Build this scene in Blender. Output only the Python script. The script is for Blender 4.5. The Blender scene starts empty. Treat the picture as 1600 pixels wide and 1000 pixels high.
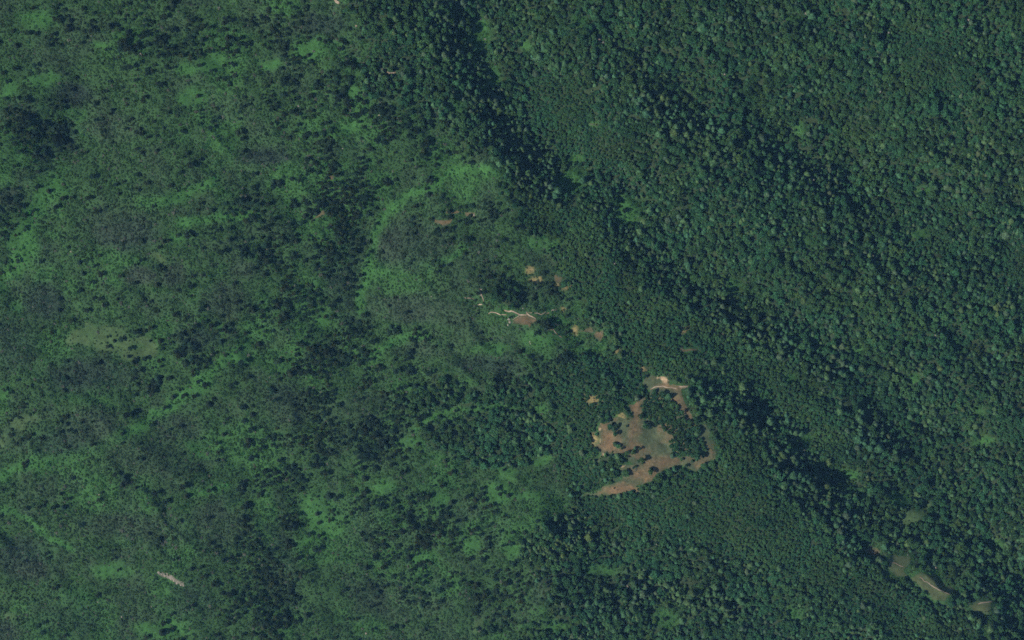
import bpy, math, random
import numpy as np

# ------------------------------------------------------------------ camera, sky, sun, exposure
scene = bpy.context.scene
CAM_H = 4500.0                       # metres above datum; 1 photo pixel = 1 m at z = 0
cam_data = bpy.data.cameras.new("camera")
cam_data.sensor_width = 36.0
cam_data.lens = 36.0 * CAM_H / 1600.0
cam_data.clip_start = 10.0
cam_data.clip_end = 30000.0
cam = bpy.data.objects.new("camera", cam_data)
scene.collection.objects.link(cam)
cam.location = (0, 0, CAM_H)
cam.rotation_euler = (0, 0, 0)
scene.camera = cam

SUN_ELEV = math.radians(46)
SHADOW_DIR = math.radians(20)        # shadows fall to the right and a little up the picture
sun_from = (-math.cos(SHADOW_DIR) * math.cos(SUN_ELEV), -math.sin(SHADOW_DIR) * math.cos(SUN_ELEV), math.sin(SUN_ELEV))
world = bpy.data.worlds.new("World")
scene.world = world
world.use_nodes = True
nt = world.node_tree
nt.nodes.clear()
sky = nt.nodes.new("ShaderNodeTexSky")
sky.sky_type = 'NISHITA'
sky.sun_disc = False
sky.sun_elevation = SUN_ELEV
sky.sun_rotation = math.atan2(sun_from[0], sun_from[1])
bg = nt.nodes.new("ShaderNodeBackground")
bg.inputs["Strength"].default_value = 0.07
wo = nt.nodes.new("ShaderNodeOutputWorld")
nt.links.new(sky.outputs[0], bg.inputs[0])
nt.links.new(bg.outputs[0], wo.inputs[0])
sun_data = bpy.data.lights.new("sun", 'SUN')
sun_data.energy = 4.0
sun_data.angle = math.radians(0.5)
sun_data.color = (1.0, 0.95, 0.87)
sun = bpy.data.objects.new("sun", sun_data)
scene.collection.objects.link(sun)
sun.location = (-900, -300, 1200)
from mathutils import Vector
sun.rotation_euler = Vector(sun_from).to_track_quat('Z', 'Y').to_euler()
HAZE_DENSITY = 0.0000145
HAZE_COLOR = (0.22, 0.52, 1.0)

vs = scene.view_settings
vs.view_transform = 'Standard'
vs.look = 'None'
vs.exposure = 0.08
vs.gamma = 1.0
vs.use_curve_mapping = False
scene.cycles.use_denoising = False
scene.cycles.max_bounces = 3
scene.cycles.diffuse_bounces = 1
scene.cycles.transmission_bounces = 2
scene.cycles.volume_bounces = 0

rng = np.random.default_rng(11)
random.seed(5)

# ------------------------------------------------------------------ map helpers (u, v = photo pixel, 1600 x 1000)
U0, U1, V0, V1 = -260.0, 1860.0, -230.0, 1230.0
STEP = 2.0
NU, NV = int((U1 - U0) / STEP) + 1, int((V1 - V0) / STEP) + 1
gu = U0 + STEP * np.arange(NU)
gv = V0 + STEP * np.arange(NV)
GU, GV = np.meshgrid(gu, gv)


def value_noise(u, v, wave, seed):
    r = np.random.default_rng(seed)
    n = 256
    tab = r.random((n, n)).astype(np.float32)
    x, y = np.asarray(u) / wave + 1000.0, np.asarray(v) / wave + 1000.0
    xi, yi = np.floor(x).astype(int), np.floor(y).astype(int)
    fx, fy = x - xi, y - yi
    fx, fy = fx * fx * (3 - 2 * fx), fy * fy * (3 - 2 * fy)
    a, b = tab[yi % n, xi % n], tab[yi % n, (xi + 1) % n]
    c, d = tab[(yi + 1) % n, xi % n], tab[(yi + 1) % n, (xi + 1) % n]
    return (a * (1 - fx) + b * fx) * (1 - fy) + (c * (1 - fx) + d * fx) * fy


def fbm(u, v, wave, seed, octaves=4):
    s, amp, tot = 0, 1.0, 0
    for o in range(octaves):
        s = s + amp * value_noise(u, v, wave / 2 ** o, seed + 7 * o)
        tot += amp
        amp *= 0.55
    return s / tot                       # 0..1, mean 0.5


def sstep(a, b, x):
    t = np.clip((x - a) / (b - a), 0, 1)
    return t * t * (3 - 2 * t)


def sample(field, u, v):
    x = np.clip((np.asarray(u, float) - U0) / STEP, 0, NU - 1.001)
    y = np.clip((np.asarray(v, float) - V0) / STEP, 0, NV - 1.001)
    xi, yi = x.astype(int), y.astype(int)
    fx, fy = x - xi, y - yi
    if field.ndim == 3:
        fx, fy = fx[..., None], fy[..., None]
    return (field[yi, xi] * (1 - fx) + field[yi, xi + 1] * fx) * (1 - fy) + \
           (field[yi + 1, xi] * (1 - fx) + field[yi + 1, xi + 1] * fx) * fy


# ------------------------------------------------------------------ terrain relief from ridges and gullies
LINES = [
    # main gully, its bank to the south-west faces away from the sun
    [(700, -150, 95), (715, 20, 85), (755, 120, 75), (795, 210, 62), (855, 278, 58), (945, 295, 60), (995, 345, 57), (1045, 395, 53),
     (1110, 448, 47), (1220, 515, 34), (1325, 580, 14), (1425, 700, -8), (1560, 860, -28), (1750, 1000, -45)],
    [(655, -150, 116), (678, 40, 113), (717, 140, 103), (762, 213, 93), (822, 290, 84), (900, 316, 80), (950, 346, 77), (1002, 406, 74),
     (1068, 470, 67), (1182, 542, 54), (1285, 604, 32), (1370, 690, 12), (1440, 775, -10)],
    # second gully of the eastern slope
    [(960, 60, 108), (1040, 150, 90), (1130, 190, 78), (1220, 225, 66), (1310, 270, 54), (1420, 340, 40), (1550, 440, 20), (1700, 560, 0)],
    [(890, 40, 120), (966, 100, 112), (1025, 182, 104), (1105, 225, 96), (1200, 266, 90), (1295, 312, 80), (1345, 350, 58)],
    # gully on the far side of the ridge-top clearing
    [(1120, 605, 66), (1190, 638, 42), (1252, 688, 26), (1308, 758, 15), (1352, 820, 14)],
    [(1092, 615, 84), (1145, 650, 80), (1198, 708, 70), (1250, 782, 52), (1315, 855, 38), (1375, 910, 30), (1450, 965, 23), (1560, 1040, 15)],
    # gully that rings the central dome
    [(715, 262, 80), (640, 305, 70), (598, 340, 62), (578, 390, 55), (563, 450, 50), (553, 510, 44), (540, 600, 40)],
    [(665, 235, 92), (580, 285, 75), (530, 340, 67), (505, 400, 60), (495, 470, 55), (475, 540, 49)],
    # western gully
    [(118, 110, 72), (104, 200, 60), (78, 285, 52), (42, 365, 42), (5, 420, 36), (-100, 520, 28)],
    [(66, 170, 76), (40, 260, 67), (0, 340, 56), (-100, 350, 60), (-150, 100, 90)],
    # small gullies, lower middle
    [(862, 760, 46), (890, 815, 34), (920, 865, 26), (945, 895, 20), (1000, 930, 14), (1100, 965, 6), (1250, 1050, -10)],
    [(848, 785, 56), (870, 845, 50), (896, 900, 40)],
]
POINTS = [
    (680, 400, 84), (620, 400, 72), (740, 350, 88), (780, 460, 88), (850, 420, 82), (820, 495, 88), (930, 500, 78), (700, 480, 80), (640, 470, 70),
    (400, 100, 100), (400, 300, 78), (380, 450, 66), (350, 600, 48), (330, 770, 30), (300, 900, 16), (200, 100, 88), (200, 300, 72),
    (180, 450, 58), (150, 600, 42), (150, 750, 28), (150, 900, 12), (520, 60, 118), (240, 645, 30), (320, 715, 20), (200, 690, 40), (290, 750, 32),
    (1000, 580, 84), (1035, 600, 86), (980, 640, 84), (960, 690, 78), (1020, 690, 83), (1070, 690, 85), (1110, 680, 82), (1080, 715, 79), (970, 760, 70),
    (1360, 860, 24), (1400, 885, 24), (1470, 925, 18), (1540, 950, 12), (870, 700, 50), (1050, 800, 64), (1150, 850, 54), (1080, 880, 34), (1200, 900, 38),
    (700, 700, 46), (750, 760, 40), (650, 850, 24), (800, 900, 30), (700, 980, 14), (560, 900, 14), (800, 600, 66), (700, 580, 56),
    (1110, 380, 78), (1200, 430, 72), (1310, 470, 58), (1250, 380, 78), (1400, 560, 28), (1500, 640, 16),
    (1100, 80, 120), (1250, 120, 112), (1400, 180, 100), (1550, 260, 84), (1400, 40, 140), (1550, 60, 140), (1600, 160, 110), (1700, -100, 170),
    (1250, -100, 160), (1000, -100, 140), (1480, 500, 36), (1600, 560, 30), (1600, 700, 10), (1650, 850, 0),
    (-300, -250, 110), (-300, 500, 40), (-300, 1250, -10), (300, 1250, 0), (800, 1250, 0), (1300, 1250, -25), (1900, 1250, -50),
    (1900, 600, 20), (1900, -250, 170), (300, -250, 130),
]
ctrl = [tuple(map(float, p)) for p in POINTS]
for ln in LINES:
    for (a, b) in zip(ln[:-1], ln[1:]):
        n = max(1, int(round(math.hypot(b[0] - a[0], b[1] - a[1]) / 55.0)))
        for k in range(n):
            t = k / n
            ctrl.append(tuple(a[i] + (b[i] - a[i]) * t for i in range(3)))
    ctrl.append(tuple(map(float, ln[-1])))
ctrl = np.array(ctrl)


def kern(d2):
    return 0.5 * d2 * np.log(d2 + 1e-9)


P = ctrl[:, :2] / 1000.0
n = len(P)
d2 = ((P[:, None, :] - P[None, :, :]) ** 2).sum(-1)
A = np.zeros((n + 3, n + 3))
A[:n, :n] = kern(d2) + np.eye(n) * 2e-5
A[:n, n] = 1
A[:n, n + 1:] = P
A[n:, :n] = A[:n, n:].T
W = np.linalg.solve(A, np.concatenate([ctrl[:, 2], [0, 0, 0]]))
cu, cv = GU[::4, ::4], GV[::4, ::4]
Q = np.stack([cu.ravel(), cv.ravel()], 1) / 1000.0
hz = W[n] + Q @ W[n + 1:]
for k in range(n):
    hz += W[k] * kern(((Q - P[k]) ** 2).sum(1))
hz = hz.reshape(cu.shape)


def up4(f):
    """bilinear upsample of the every-4th-cell field to the full raster"""
    x, y = np.arange(NU) / 4.0, np.arange(NV) / 4.0
    xi, yi = np.minimum(x.astype(int), f.shape[1] - 2), np.minimum(y.astype(int), f.shape[0] - 2)
    fx, fy = (x - xi)[None, :], (y - yi)[:, None]
    return (f[yi][:, xi] * (1 - fx) + f[yi][:, xi + 1] * fx) * (1 - fy) + (f[yi + 1][:, xi] * (1 - fx) + f[yi + 1][:, xi + 1] * fx) * fy


_a = (GU * .80 + GV * .60 + (fbm(GU, GV, 130, 12) - .5) * 120) / 2.3      # spurs run down to the right
_b = -GU * .60 + GV * .80 + (fbm(GU, GV, 110, 13) - .5) * 80
_spur = 1 - np.sqrt((2 * fbm(_a, _b, 58, 14, 3) - 1) ** 2 + .02)
_east = sstep(0, 160, GU - (640 + GV * .75))
HEIGHT = up4(hz) + (_spur - .8) * (16 + 16 * _east) + (fbm(GU, GV, 100, 3) - 0.5) * (20 - 6 * _east) + (fbm(GU, GV, 26, 4, 2) - 0.5) * 2.2


def zat(u, v):
    return sample(HEIGHT, u, v)


def place(u, v, dz=0.0):
    """photo pixel -> world point on the terrain (array or scalar)"""
    z = zat(u, v)
    s = (CAM_H - z) / CAM_H
    return np.stack([(np.asarray(u, float) - 800) * s, (500 - np.asarray(v, float)) * s, z + dz], -1)


# ------------------------------------------------------------------ land cover fields
WU = GU + (fbm(GU, GV, 34, 21, 3) - 0.5) * 34          # warped coordinates: ragged natural borders
WV = GV + (fbm(GU, GV, 34, 22, 3) - 0.5) * 34
FU = GU + (fbm(GU, GV, 11, 23, 2) - 0.5) * 9           # lightly warped: crisp traced shapes
FV = GV + (fbm(GU, GV, 11, 24, 2) - 0.5) * 9


MU = GU + (fbm(GU, GV, 20, 27, 3) - 0.5) * 16
MV = GV + (fbm(GU, GV, 20, 28, 3) - 0.5) * 16


def window(x0, y0, x1, y1, pad):
    i0, i1 = int(max(0, (x0 - pad - U0) / STEP)), int(min(NU, (x1 + pad - U0) / STEP + 2))
    j0, j1 = int(max(0, (y0 - pad - V0) / STEP)), int(min(NV, (y1 + pad - V0) / STEP + 2))
    return slice(j0, j1), slice(i0, i1)


def blob_mask(cx, cy, rx, ry, ang=0, soft=0.45):
    r = max(rx, ry)
    w = window(cx - r, cy - r, cx + r, cy + r, r * soft + 22)
    a = math.radians(ang)
    dx, dy = MU[w] - cx, MV[w] - cy
    e = np.hypot((dx * math.cos(a) + dy * math.sin(a)) / rx, (-dx * math.sin(a) + dy * math.cos(a)) / ry)
    return w, 1 - sstep(1 - soft, 1 + soft, e)


def poly_sd(pts, u, v):
    """signed distance to a polygon, negative inside"""
    d = np.full(u.shape, 1e9)
    inside = np.zeros(u.shape, bool)
    m = len(pts)
    for i in range(m):
        ax, ay = pts[i]
        bx, by = pts[(i + 1) % m]
        ex, ey = bx - ax, by - ay
        t = np.clip(((u - ax) * ex + (v - ay) * ey) / (ex * ex + ey * ey + 1e-9), 0, 1)
        d = np.minimum(d, np.hypot(u - ax - t * ex, v - ay - t * ey))
        cond = ((ay > v) != (by > v)) & (u < (bx - ax) * (v - ay) / (by - ay + 1e-12) + ax)
        inside ^= cond
    return np.where(inside, -d, d)


def poly_mask(pts, soft=6, crisp=False):
    xs, ys = [p[0] for p in pts], [p[1] for p in pts]
    w = window(min(xs), min(ys), max(xs), max(ys), soft + 24)
    a, b = (FU, FV) if crisp else (WU, WV)
    return w, 1 - sstep(-soft, soft, poly_sd(pts, a[w], b[w]))


def strip_mask(pts, width, soft=None, crisp=False):
    soft = soft or width * 0.7
    xs, ys = [p[0] for p in pts], [p[1] for p in pts]
    w = window(min(xs), min(ys), max(xs), max(ys), width + soft + 22)
    a, b = (FU, FV) if crisp else (MU, MV)
    u, v = a[w], b[w]
    d = np.full(u.shape, 1e9)
    for (ax, ay), (bx, by) in zip(pts[:-1], pts[1:]):
        ex, ey = bx - ax, by - ay
        t = np.clip(((u - ax) * ex + (v - ay) * ey) / (ex * ex + ey * ey + 1e-9), 0, 1)
        d = np.minimum(d, np.hypot(u - ax - t * ex, v - ay - t * ey))
    return w, 1 - sstep(width - soft, width + soft, d)


def tile(x0, y0, pts, k=4.0):
    """coordinates read off a k-times enlarged view whose corner is (x0, y0)"""
    return [(x0 + p[0] / k, y0 + p[1] / k) for p in pts]


DULL, BRIGHT, OLIVE = (0.032, 0.081, 0.027), (0.041, 0.130, 0.033), (0.058, 0.106, 0.042)
GREY, DARKSHRUB, STRAW = (0.039, 0.065, 0.040), (0.025, 0.048, 0.032), (0.30, 0.24, 0.11)
LITTER = (0.034, 0.052, 0.026)
COVER = np.empty(GU.shape + (3,))
COVER[:] = DULL
n1 = fbm(GU, GV, 70, 31)[..., None]
n2 = fbm(GU, GV, 40, 32)[..., None]
COVER += sstep(.50, .64, n1) * (np.array(BRIGHT) - DULL) * 0.55
COVER += sstep(.52, .66, n2) * (np.array(GREY) - COVER) * 0.4
FOREST = np.zeros(GU.shape)         # closed forest
CONIFER = np.zeros(GU.shape)        # share of tall conifers in the forest (rest: low hardwood canopy)
TALL = np.zeros(GU.shape)           # extra tall old trees
SCATTER = np.zeros(GU.shape)        # loose dark trees in the shrubland
SHRUB = np.full(GU.shape, 0.85)     # shrub cover
FINE = np.zeros(GU.shape)           # low even canopy
EDGE = np.zeros(GU.shape)           # openings plus the reach of a crown
OPEN = np.zeros(GU.shape)           # bare of shrubs and trees


def mix_cover(w, m, col, k=1.0):
    COVER[w] += (m * k)[..., None] * (np.array(col) - COVER[w])


def set_field(f, w, m, val):
    f[w] += m * (val - f[w])


forest_poly = [(545, -260), (560, 0), (580, 60), (560, 110), (640, 150), (690, 200), (728, 252), (790, 280), (800, 330), (830, 370), (850, 400),
               (880, 430), (900, 480), (945, 505), (955, 540), (905, 560), (870, 585), (820, 575), (700, 588), (640, 600), (640, 636), (700, 632),
               (810, 622), (838, 650), (862, 700), (872, 760), (850, 800), (832, 830), (825, 900), (850, 955), (800, 1000), (800, 1260),
               (1900, 1260), (1900, -260)]
_wu, _wv = WU, WV
WU, WV = WU + (fbm(GU, GV, 110, 25) - .5) * 110, WV + (fbm(GU, GV, 110, 26) - .5) * 110
w, m = poly_mask(forest_poly, 14)
WU, WV = _wu, _wv
set_field(FOREST, w, m, 0.97)
set_field(CONIFER, w, m, 0.85)
w, m = poly_mask([(655, 668), (700, 652), (800, 640), (850, 655), (855, 700), (820, 722), (760, 730), (710, 725), (690, 700)], 6)
set_field(FOREST, w, m, 0.9)
set_field(CONIFER, w, m, 0.55)
# low, even hardwood canopy
CANOPY = [
    [(790, 278), (850, 300), (925, 322), (975, 372), (1022, 435), (1085, 488), (1185, 548), (1260, 592), (1330, 650), (1370, 725), (1335, 765), (1270, 720),
     (1190, 640), (1110, 600), (1060, 610), (990, 570), (950, 510), (900, 470), (860, 400), (820, 350)],
    [(840, 95), (900, 130), (950, 180), (990, 230), (950, 265), (880, 245), (830, 190)],
    [(1060, 606), (1110, 622), (1170, 690), (1220, 770), (1290, 850), (1340, 905), (1300, 930), (1180, 880), (1080, 850), (980, 830), (900, 800), (920, 785),
     (1000, 775), (1100, 742), (1124, 700), (1112, 655)],
    [(860, 580), (950, 545), (1005, 565), (1012, 600), (965, 640), (935, 650), (928, 700), (935, 745), (960, 760), (900, 785), (870, 740), (860, 660)],
    [(1380, 40), (1490, 60), (1510, 150), (1450, 160), (1400, 110)], [(1240, 340), (1290, 350), (1280, 400), (1245, 395)],
    [(1400, 350), (1470, 350), (1490, 390), (1420, 395)], [(1330, 880), (1430, 930), (1520, 1000), (1400, 1000), (1320, 940)],
    [(1550, 380), (1600, 360), (1620, 460), (1560, 450)], [(1520, 650), (1600, 660), (1600, 700), (1530, 690)],
]
for pts in CANOPY:
    w, m = poly_mask(pts, 14)
    set_field(CONIFER, w, m, 0.06)
    set_field(FOREST, w, m, 0.97)
    FINE[w] = np.maximum(FINE[w], m)
pm = sstep(.50, .62, fbm(GU, GV, 64, 35))
CONIFER *= 1 - .75 * pm
DOME_GROVE = [(762, 450), (770, 440), (786, 437), (798, 444), (807, 456), (814, 470), (813, 479), (803, 483), (790, 479), (775, 469)]
w, m = poly_mask(DOME_GROVE, 3, True)
set_field(FOREST, w, m, 1.0)
set_field(CONIFER, w, m, 0.0)
# tall dark stands along the shaded banks
for pts, wd in [([(690, 50), (730, 130), (775, 200), (840, 275), (880, 300)], 24), ([(945, 308), (1000, 372)], 10), ([(1040, 425), (1088, 462), (1200, 524), (1305, 588)], 18),
                ([(1010, 165), (1100, 205), (1190, 240), (1290, 285)], 26), ([(1130, 628), (1190, 665), (1240, 715), (1290, 780), (1325, 815)], 28),
                ([(868, 790), (895, 835), (925, 875)], 16), ([(930, 915), (1000, 920), (1090, 925), (1150, 965)], 26), ([(85, 180), (80, 240), (20, 310), (10, 380)], 20),
                ([(1340, 650), (1400, 720)], 24)]:
    w, m = strip_mask(pts, wd)
    TALL[w] = np.maximum(TALL[w], m)
    set_field(CONIFER, w, m * 0.8, 1.0)
# looser trees on the shrubland: x, y, rx, ry, amount
for cx, cy, rx, ry, k in [(525, 330, 50, 110, .5), (470, 430, 70, 80, .45), (585, 130, 70, 90, .55), (450, 140, 100, 60, .22), (415, 870, 50, 120, .45),
                          (400, 955, 50, 60, .5), (500, 600, 60, 80, .5), (620, 618, 80, 40, .45), (590, 690, 50, 45, .55), (460, 720, 60, 50, .5),
                          (300, 545, 30, 50, .28), (60, 200, 45, 50, .42), (15, 345, 28, 60, .4), (640, 825, 90, 60, .42), (650, 910, 80, 50, .25),
                          (760, 830, 60, 60, .25), (340, 60, 60, 40, .4), (230, 70, 60, 60, .28), (100, 40, 60, 30, .25), (540, 540, 50, 60, .4),
                          (760, 440, 40, 30, .3), (640, 560, 60, 40, .2), (200, 190, 40, 40, .15), (380, 350, 50, 60, .3), (780, 900, 60, 90, .3),
                          (650, 210, 80, 40, .6), (560, 225, 70, 40, .4), (40, 640, 30, 60, .15), (100, 660, 40, 40, .2), (790, 320, 50, 40, .4),
                          (700, 350, 60, 40, .2), (860, 480, 40, 50, .4), (830, 600, 60, 40, .6), (440, 60, 80, 60, .3)]:
    w, m = blob_mask(cx, cy, rx, ry, 0, 0.5)
    SCATTER[w] = np.maximum(SCATTER[w], m * k)
SCATTER = np.maximum(SCATTER * np.clip(2.1 * sstep(.40, .60, fbm(GU, GV, 30, 36, 3)), .12, 1.7), 0.025)

# bright bracken and grass
for pts, wd in [([(717, 265), (675, 292), (640, 305), (612, 322), (596, 345), (586, 365), (585, 390), (576, 415), (571, 442), (564, 465), (567, 492)], 7),
                ([(570, 424), (612, 428)], 5), ([(85, 287), (52, 332), (38, 368), (46, 392), (26, 415), (4, 440)], 14), ([(240, 647), (262, 660), (295, 690), (322, 714)], 7),
                ([(650, 672), (670, 655), (700, 647), (725, 642), (760, 639), (800, 636)], 4.5), ([(590, 550), (612, 536), (640, 528), (667, 525)], 6),
                ([(170, 690), (215, 668), (250, 650), (290, 615), (320, 590), (350, 560), (385, 540)], 9), ([(0, 745), (45, 725), (100, 705), (160, 695)], 10),
                ([(0, 795), (40, 810), (70, 835), (110, 860)], 5), ([(720, 262), (750, 268), (775, 272)], 8), ([(220, 320), (262, 315), (300, 300), (330, 285)], 9),
                ([(470, 850), (500, 838), (530, 830)], 7), ([(690, 405), (725, 385)], 5), ([(300, 770), (350, 757)], 6), ([(280, 350), (340, 340), (400, 335)], 7)]:
    w, m = strip_mask(pts, wd)
    mix_cover(w, m, BRIGHT, .92)
    set_field(SHRUB, w, m, 0.45)
    set_field(FOREST, w, m, 0.0)
for cx, cy, rx, ry in [(890, 282, 24, 15), (982, 330, 20, 20), (850, 378, 24, 10), (314, 600, 18, 16), (30, 375, 16, 24), (780, 768, 24, 18), (790, 738, 16, 12),
                       (846, 718, 20, 7), (846, 640, 14, 12), (737, 855, 13, 12), (610, 925, 10, 6), (500, 800, 30, 34), (828, 773, 22, 8), (872, 978, 22, 8), (938, 892, 28, 8),
                       (1040, 965, 24, 14), (1405, 781, 20, 10), (1244, 955, 13, 9), (1538, 987, 12, 6), (1338, 548, 9, 9), (1533, 690, 18, 7), (1534, 642, 9, 9),
                       (1264, 372, 10, 10), (1436, 368, 14, 10), (1235, 590, 8, 6), (8, 615, 9, 12), (30, 482, 11, 9), (142, 445, 9, 6), (278, 372, 12, 8),
                       (300, 152, 22, 14), (290, 110, 18, 12), (550, 142, 14, 9), (545, 198, 18, 8), (480, 80, 26, 16), (60, 30, 30, 14), (70, 125, 30, 9), (155, 72, 12, 6),
                       (180, 890, 32, 12), (60, 870, 26, 14), (120, 940, 40, 18), (250, 985, 40, 12), (370, 790, 18, 8), (420, 100, 20, 10), (15, 150, 16, 20), (330, 100, 20, 14),
                       (1445, 300, 10, 6), (900, 250, 14, 7), (905, 30, 12, 10), (820, 70, 10, 8), (752, 55, 14, 28), (775, 120, 10, 18), (712, 165, 14, 14), (1255, 690, 10, 10),
                       (1150, 445, 10, 12), (1430, 590, 9, 6), (1325, 740, 14, 8), (1560, 850, 10, 8), (1250, 200, 10, 12), (1240, 30, 12, 8), (345, 515, 12, 10), (380, 560, 14, 8),
                       (455, 575, 14, 8), (500, 500, 12, 10), (690, 540, 20, 8), (770, 545, 30, 8), (640, 690, 20, 10), (600, 760, 20, 10), (690, 780, 14, 8), (660, 870, 20, 10),
                       (560, 855, 14, 16), (800, 860, 12, 10), (840, 530, 26, 10), (1085, 670, 3, 3)][:-1]:
    _g = 1.3 if sample(FOREST, np.array([cx]), np.array([cy]))[0] > .5 else 1.0     # crowns lean over a glade's rim
    w, m = blob_mask(cx, cy, rx * _g, ry * _g, 0, 0.5)
    mix_cover(w, m * (.55 + .45 * sstep(.35, .6, fbm(GU[w], GV[w], 12, 39))), BRIGHT, 0.92 if _g == 1 else .78)
    set_field(SHRUB, w, m, 0.18 if _g == 1 else .5)
    set_field(FOREST, w, m, 0.0)
    set_field(SCATTER, w, m, 0.04)
# olive meadows
for pts in [tile(0, 500, [(400, 100), (520, 20), (700, 40), (800, 90), (950, 100), (990, 150), (960, 200), (850, 220), (700, 180), (560, 170), (430, 170)]),
            tile(0, 500, [(100, 610), (190, 580), (240, 590), (200, 650), (120, 690)]), tile(0, 500, [(-40, 760), (60, 745), (85, 775), (30, 800), (-40, 805)]),
            tile(0, 250, [(970, 610), (1060, 600), (1065, 640), (980, 650)]), tile(0, 750, [(40, 830), (120, 820), (110, 880), (50, 890)]),
            tile(1200, 750, [(830, 180), (1000, 120), (1010, 200), (960, 270), (830, 265)]), tile(0, 250, [(1380, 930), (1480, 930), (1470, 1000), (1390, 1000)]),
            tile(400, 750, [(1350, 900), (1420, 850), (1430, 880), (1360, 940)])]:
    w, m = poly_mask(pts, 4, False)
    mix_cover(w, m * (.45 + .55 * sstep(.3, .55, fbm(GU[w], GV[w], 18, 37))), OLIVE)
    set_field(SHRUB, w, m, 0.10)
    set_field(FOREST, w, m, 0.0)
    set_field(SCATTER, w, m, 0.03)
# grey-green and dark low scrub
for cx, cy, rx, ry, col, k in [(115, 145, 30, 18, 1, 1), (200, 365, 45, 26, 1, .9), (190, 350, 60, 34, 0, .4), (70, 470, 32, 30, 1, .9), (130, 585, 60, 26, 1, .9), (20, 540, 40, 40, 1, .6),
                               (140, 665, 46, 34, 0, .8), (90, 690, 40, 24, 1, .7), (30, 870, 50, 30, 1, .8), (50, 890, 30, 16, 0, .8), (410, 245, 42, 14, 1, 1), (500, 40, 40, 16, 1, .9),
                               (480, 35, 18, 10, 0, .6), (355, 470, 30, 30, 0, .7), (220, 430, 24, 16, 0, 1), (270, 430, 20, 16, 0, .8), (380, 420, 30, 14, 0, .7), (310, 530, 26, 18, 1, .8),
                               (280, 670, 40, 22, 0, .7), (220, 720, 70, 30, 0, .5), (180, 820, 60, 20, 0, .6), (640, 480, 46, 22, 0, .8), (650, 385, 46, 36, 1, .45), (610, 390, 20, 28, 0, .8), (660, 370, 50, 30, 0, .35),
                               (690, 490, 60, 20, 0, .5), (760, 570, 50, 14, 1, .8), (670, 545, 50, 14, 0, .6), (455, 640, 36, 28, 0, .6), (440, 610, 24, 20, 1, .5), (530, 410, 24, 40, 1, .4),
                               (530, 460, 26, 40, 1, .5), (80, 80, 40, 30, 0, .5), (30, 170, 26, 20, 0, .6), (180, 200, 40, 20, 0, .5), (360, 170, 40, 20, 0, .5), (100, 960, 60, 30, 1, .4),
                               (10, 990, 20, 18, 0, .8), (440, 900, 30, 60, 1, .5), (620, 940, 60, 30, 0, .5), (570, 830, 30, 40, 0, .4), (350, 820, 40, 40, 0, .5), (250, 830, 60, 26, 0, .5),
                               (300, 940, 30, 30, 1, .5), (110, 215, 14, 30, 1, .6), (10, 310, 22, 16, 0, .9), (20, 440, 10, 10, 0, .4)]:
    w, m = blob_mask(cx, cy, rx, ry, 0, 0.5)
    mix_cover(w, m, DARKSHRUB if col else GREY, k)
    set_field(SHRUB, w, m, 0.95)

# ridge-top clearing, its grove and the other bare ground, traced from enlarged views
CLEARING = tile(800, 500, [(860, 435), (815, 420), (820, 350), (900, 345), (975, 350), (985, 398), (1040, 408), (1108, 410), (1112, 424), (1060, 436), (1064, 475), (1092, 530),
                           (1132, 610), (1160, 648), (1212, 648), (1242, 700), (1236, 740), (1262, 760), (1252, 800), (1275, 830), (1275, 872), (1230, 890), (1200, 912),
                           (1150, 945), (1110, 935), (1060, 915), (960, 935), (910, 965), (880, 1012), (775, 1040), (800, 1042), (795, 1080), (720, 1075), (632, 1100), (560, 1088),
                           (540, 1110), (490, 1095), (440, 1098), (450, 1080), (550, 1068), (560, 1040), (640, 1020), (690, 985), (668, 935), (680, 905), (750, 898),
                           (720, 880), (690, 850), (640, 838), (580, 840), (530, 905), (525, 880), (556, 830), (530, 790), (510, 775), (540, 770), (552, 720), (545, 690), (540, 670), (556, 635), (575, 650), (600, 632), (660, 600),
                           (700, 618), (752, 602), (740, 575), (725, 530), (765, 518), (812, 478)])
GROVE = tile(800, 500, [(880, 442), (930, 456), (985, 488), (1030, 520), (1060, 560), (1100, 615), (1140, 665), (1185, 740), (1215, 815), (1195, 848), (1140, 858), (1060, 864),
                        (1000, 850), (988, 790), (998, 725), (965, 685), (900, 660), (870, 625), (800, 602), (798, 545), (818, 500), (850, 462)])
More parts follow.
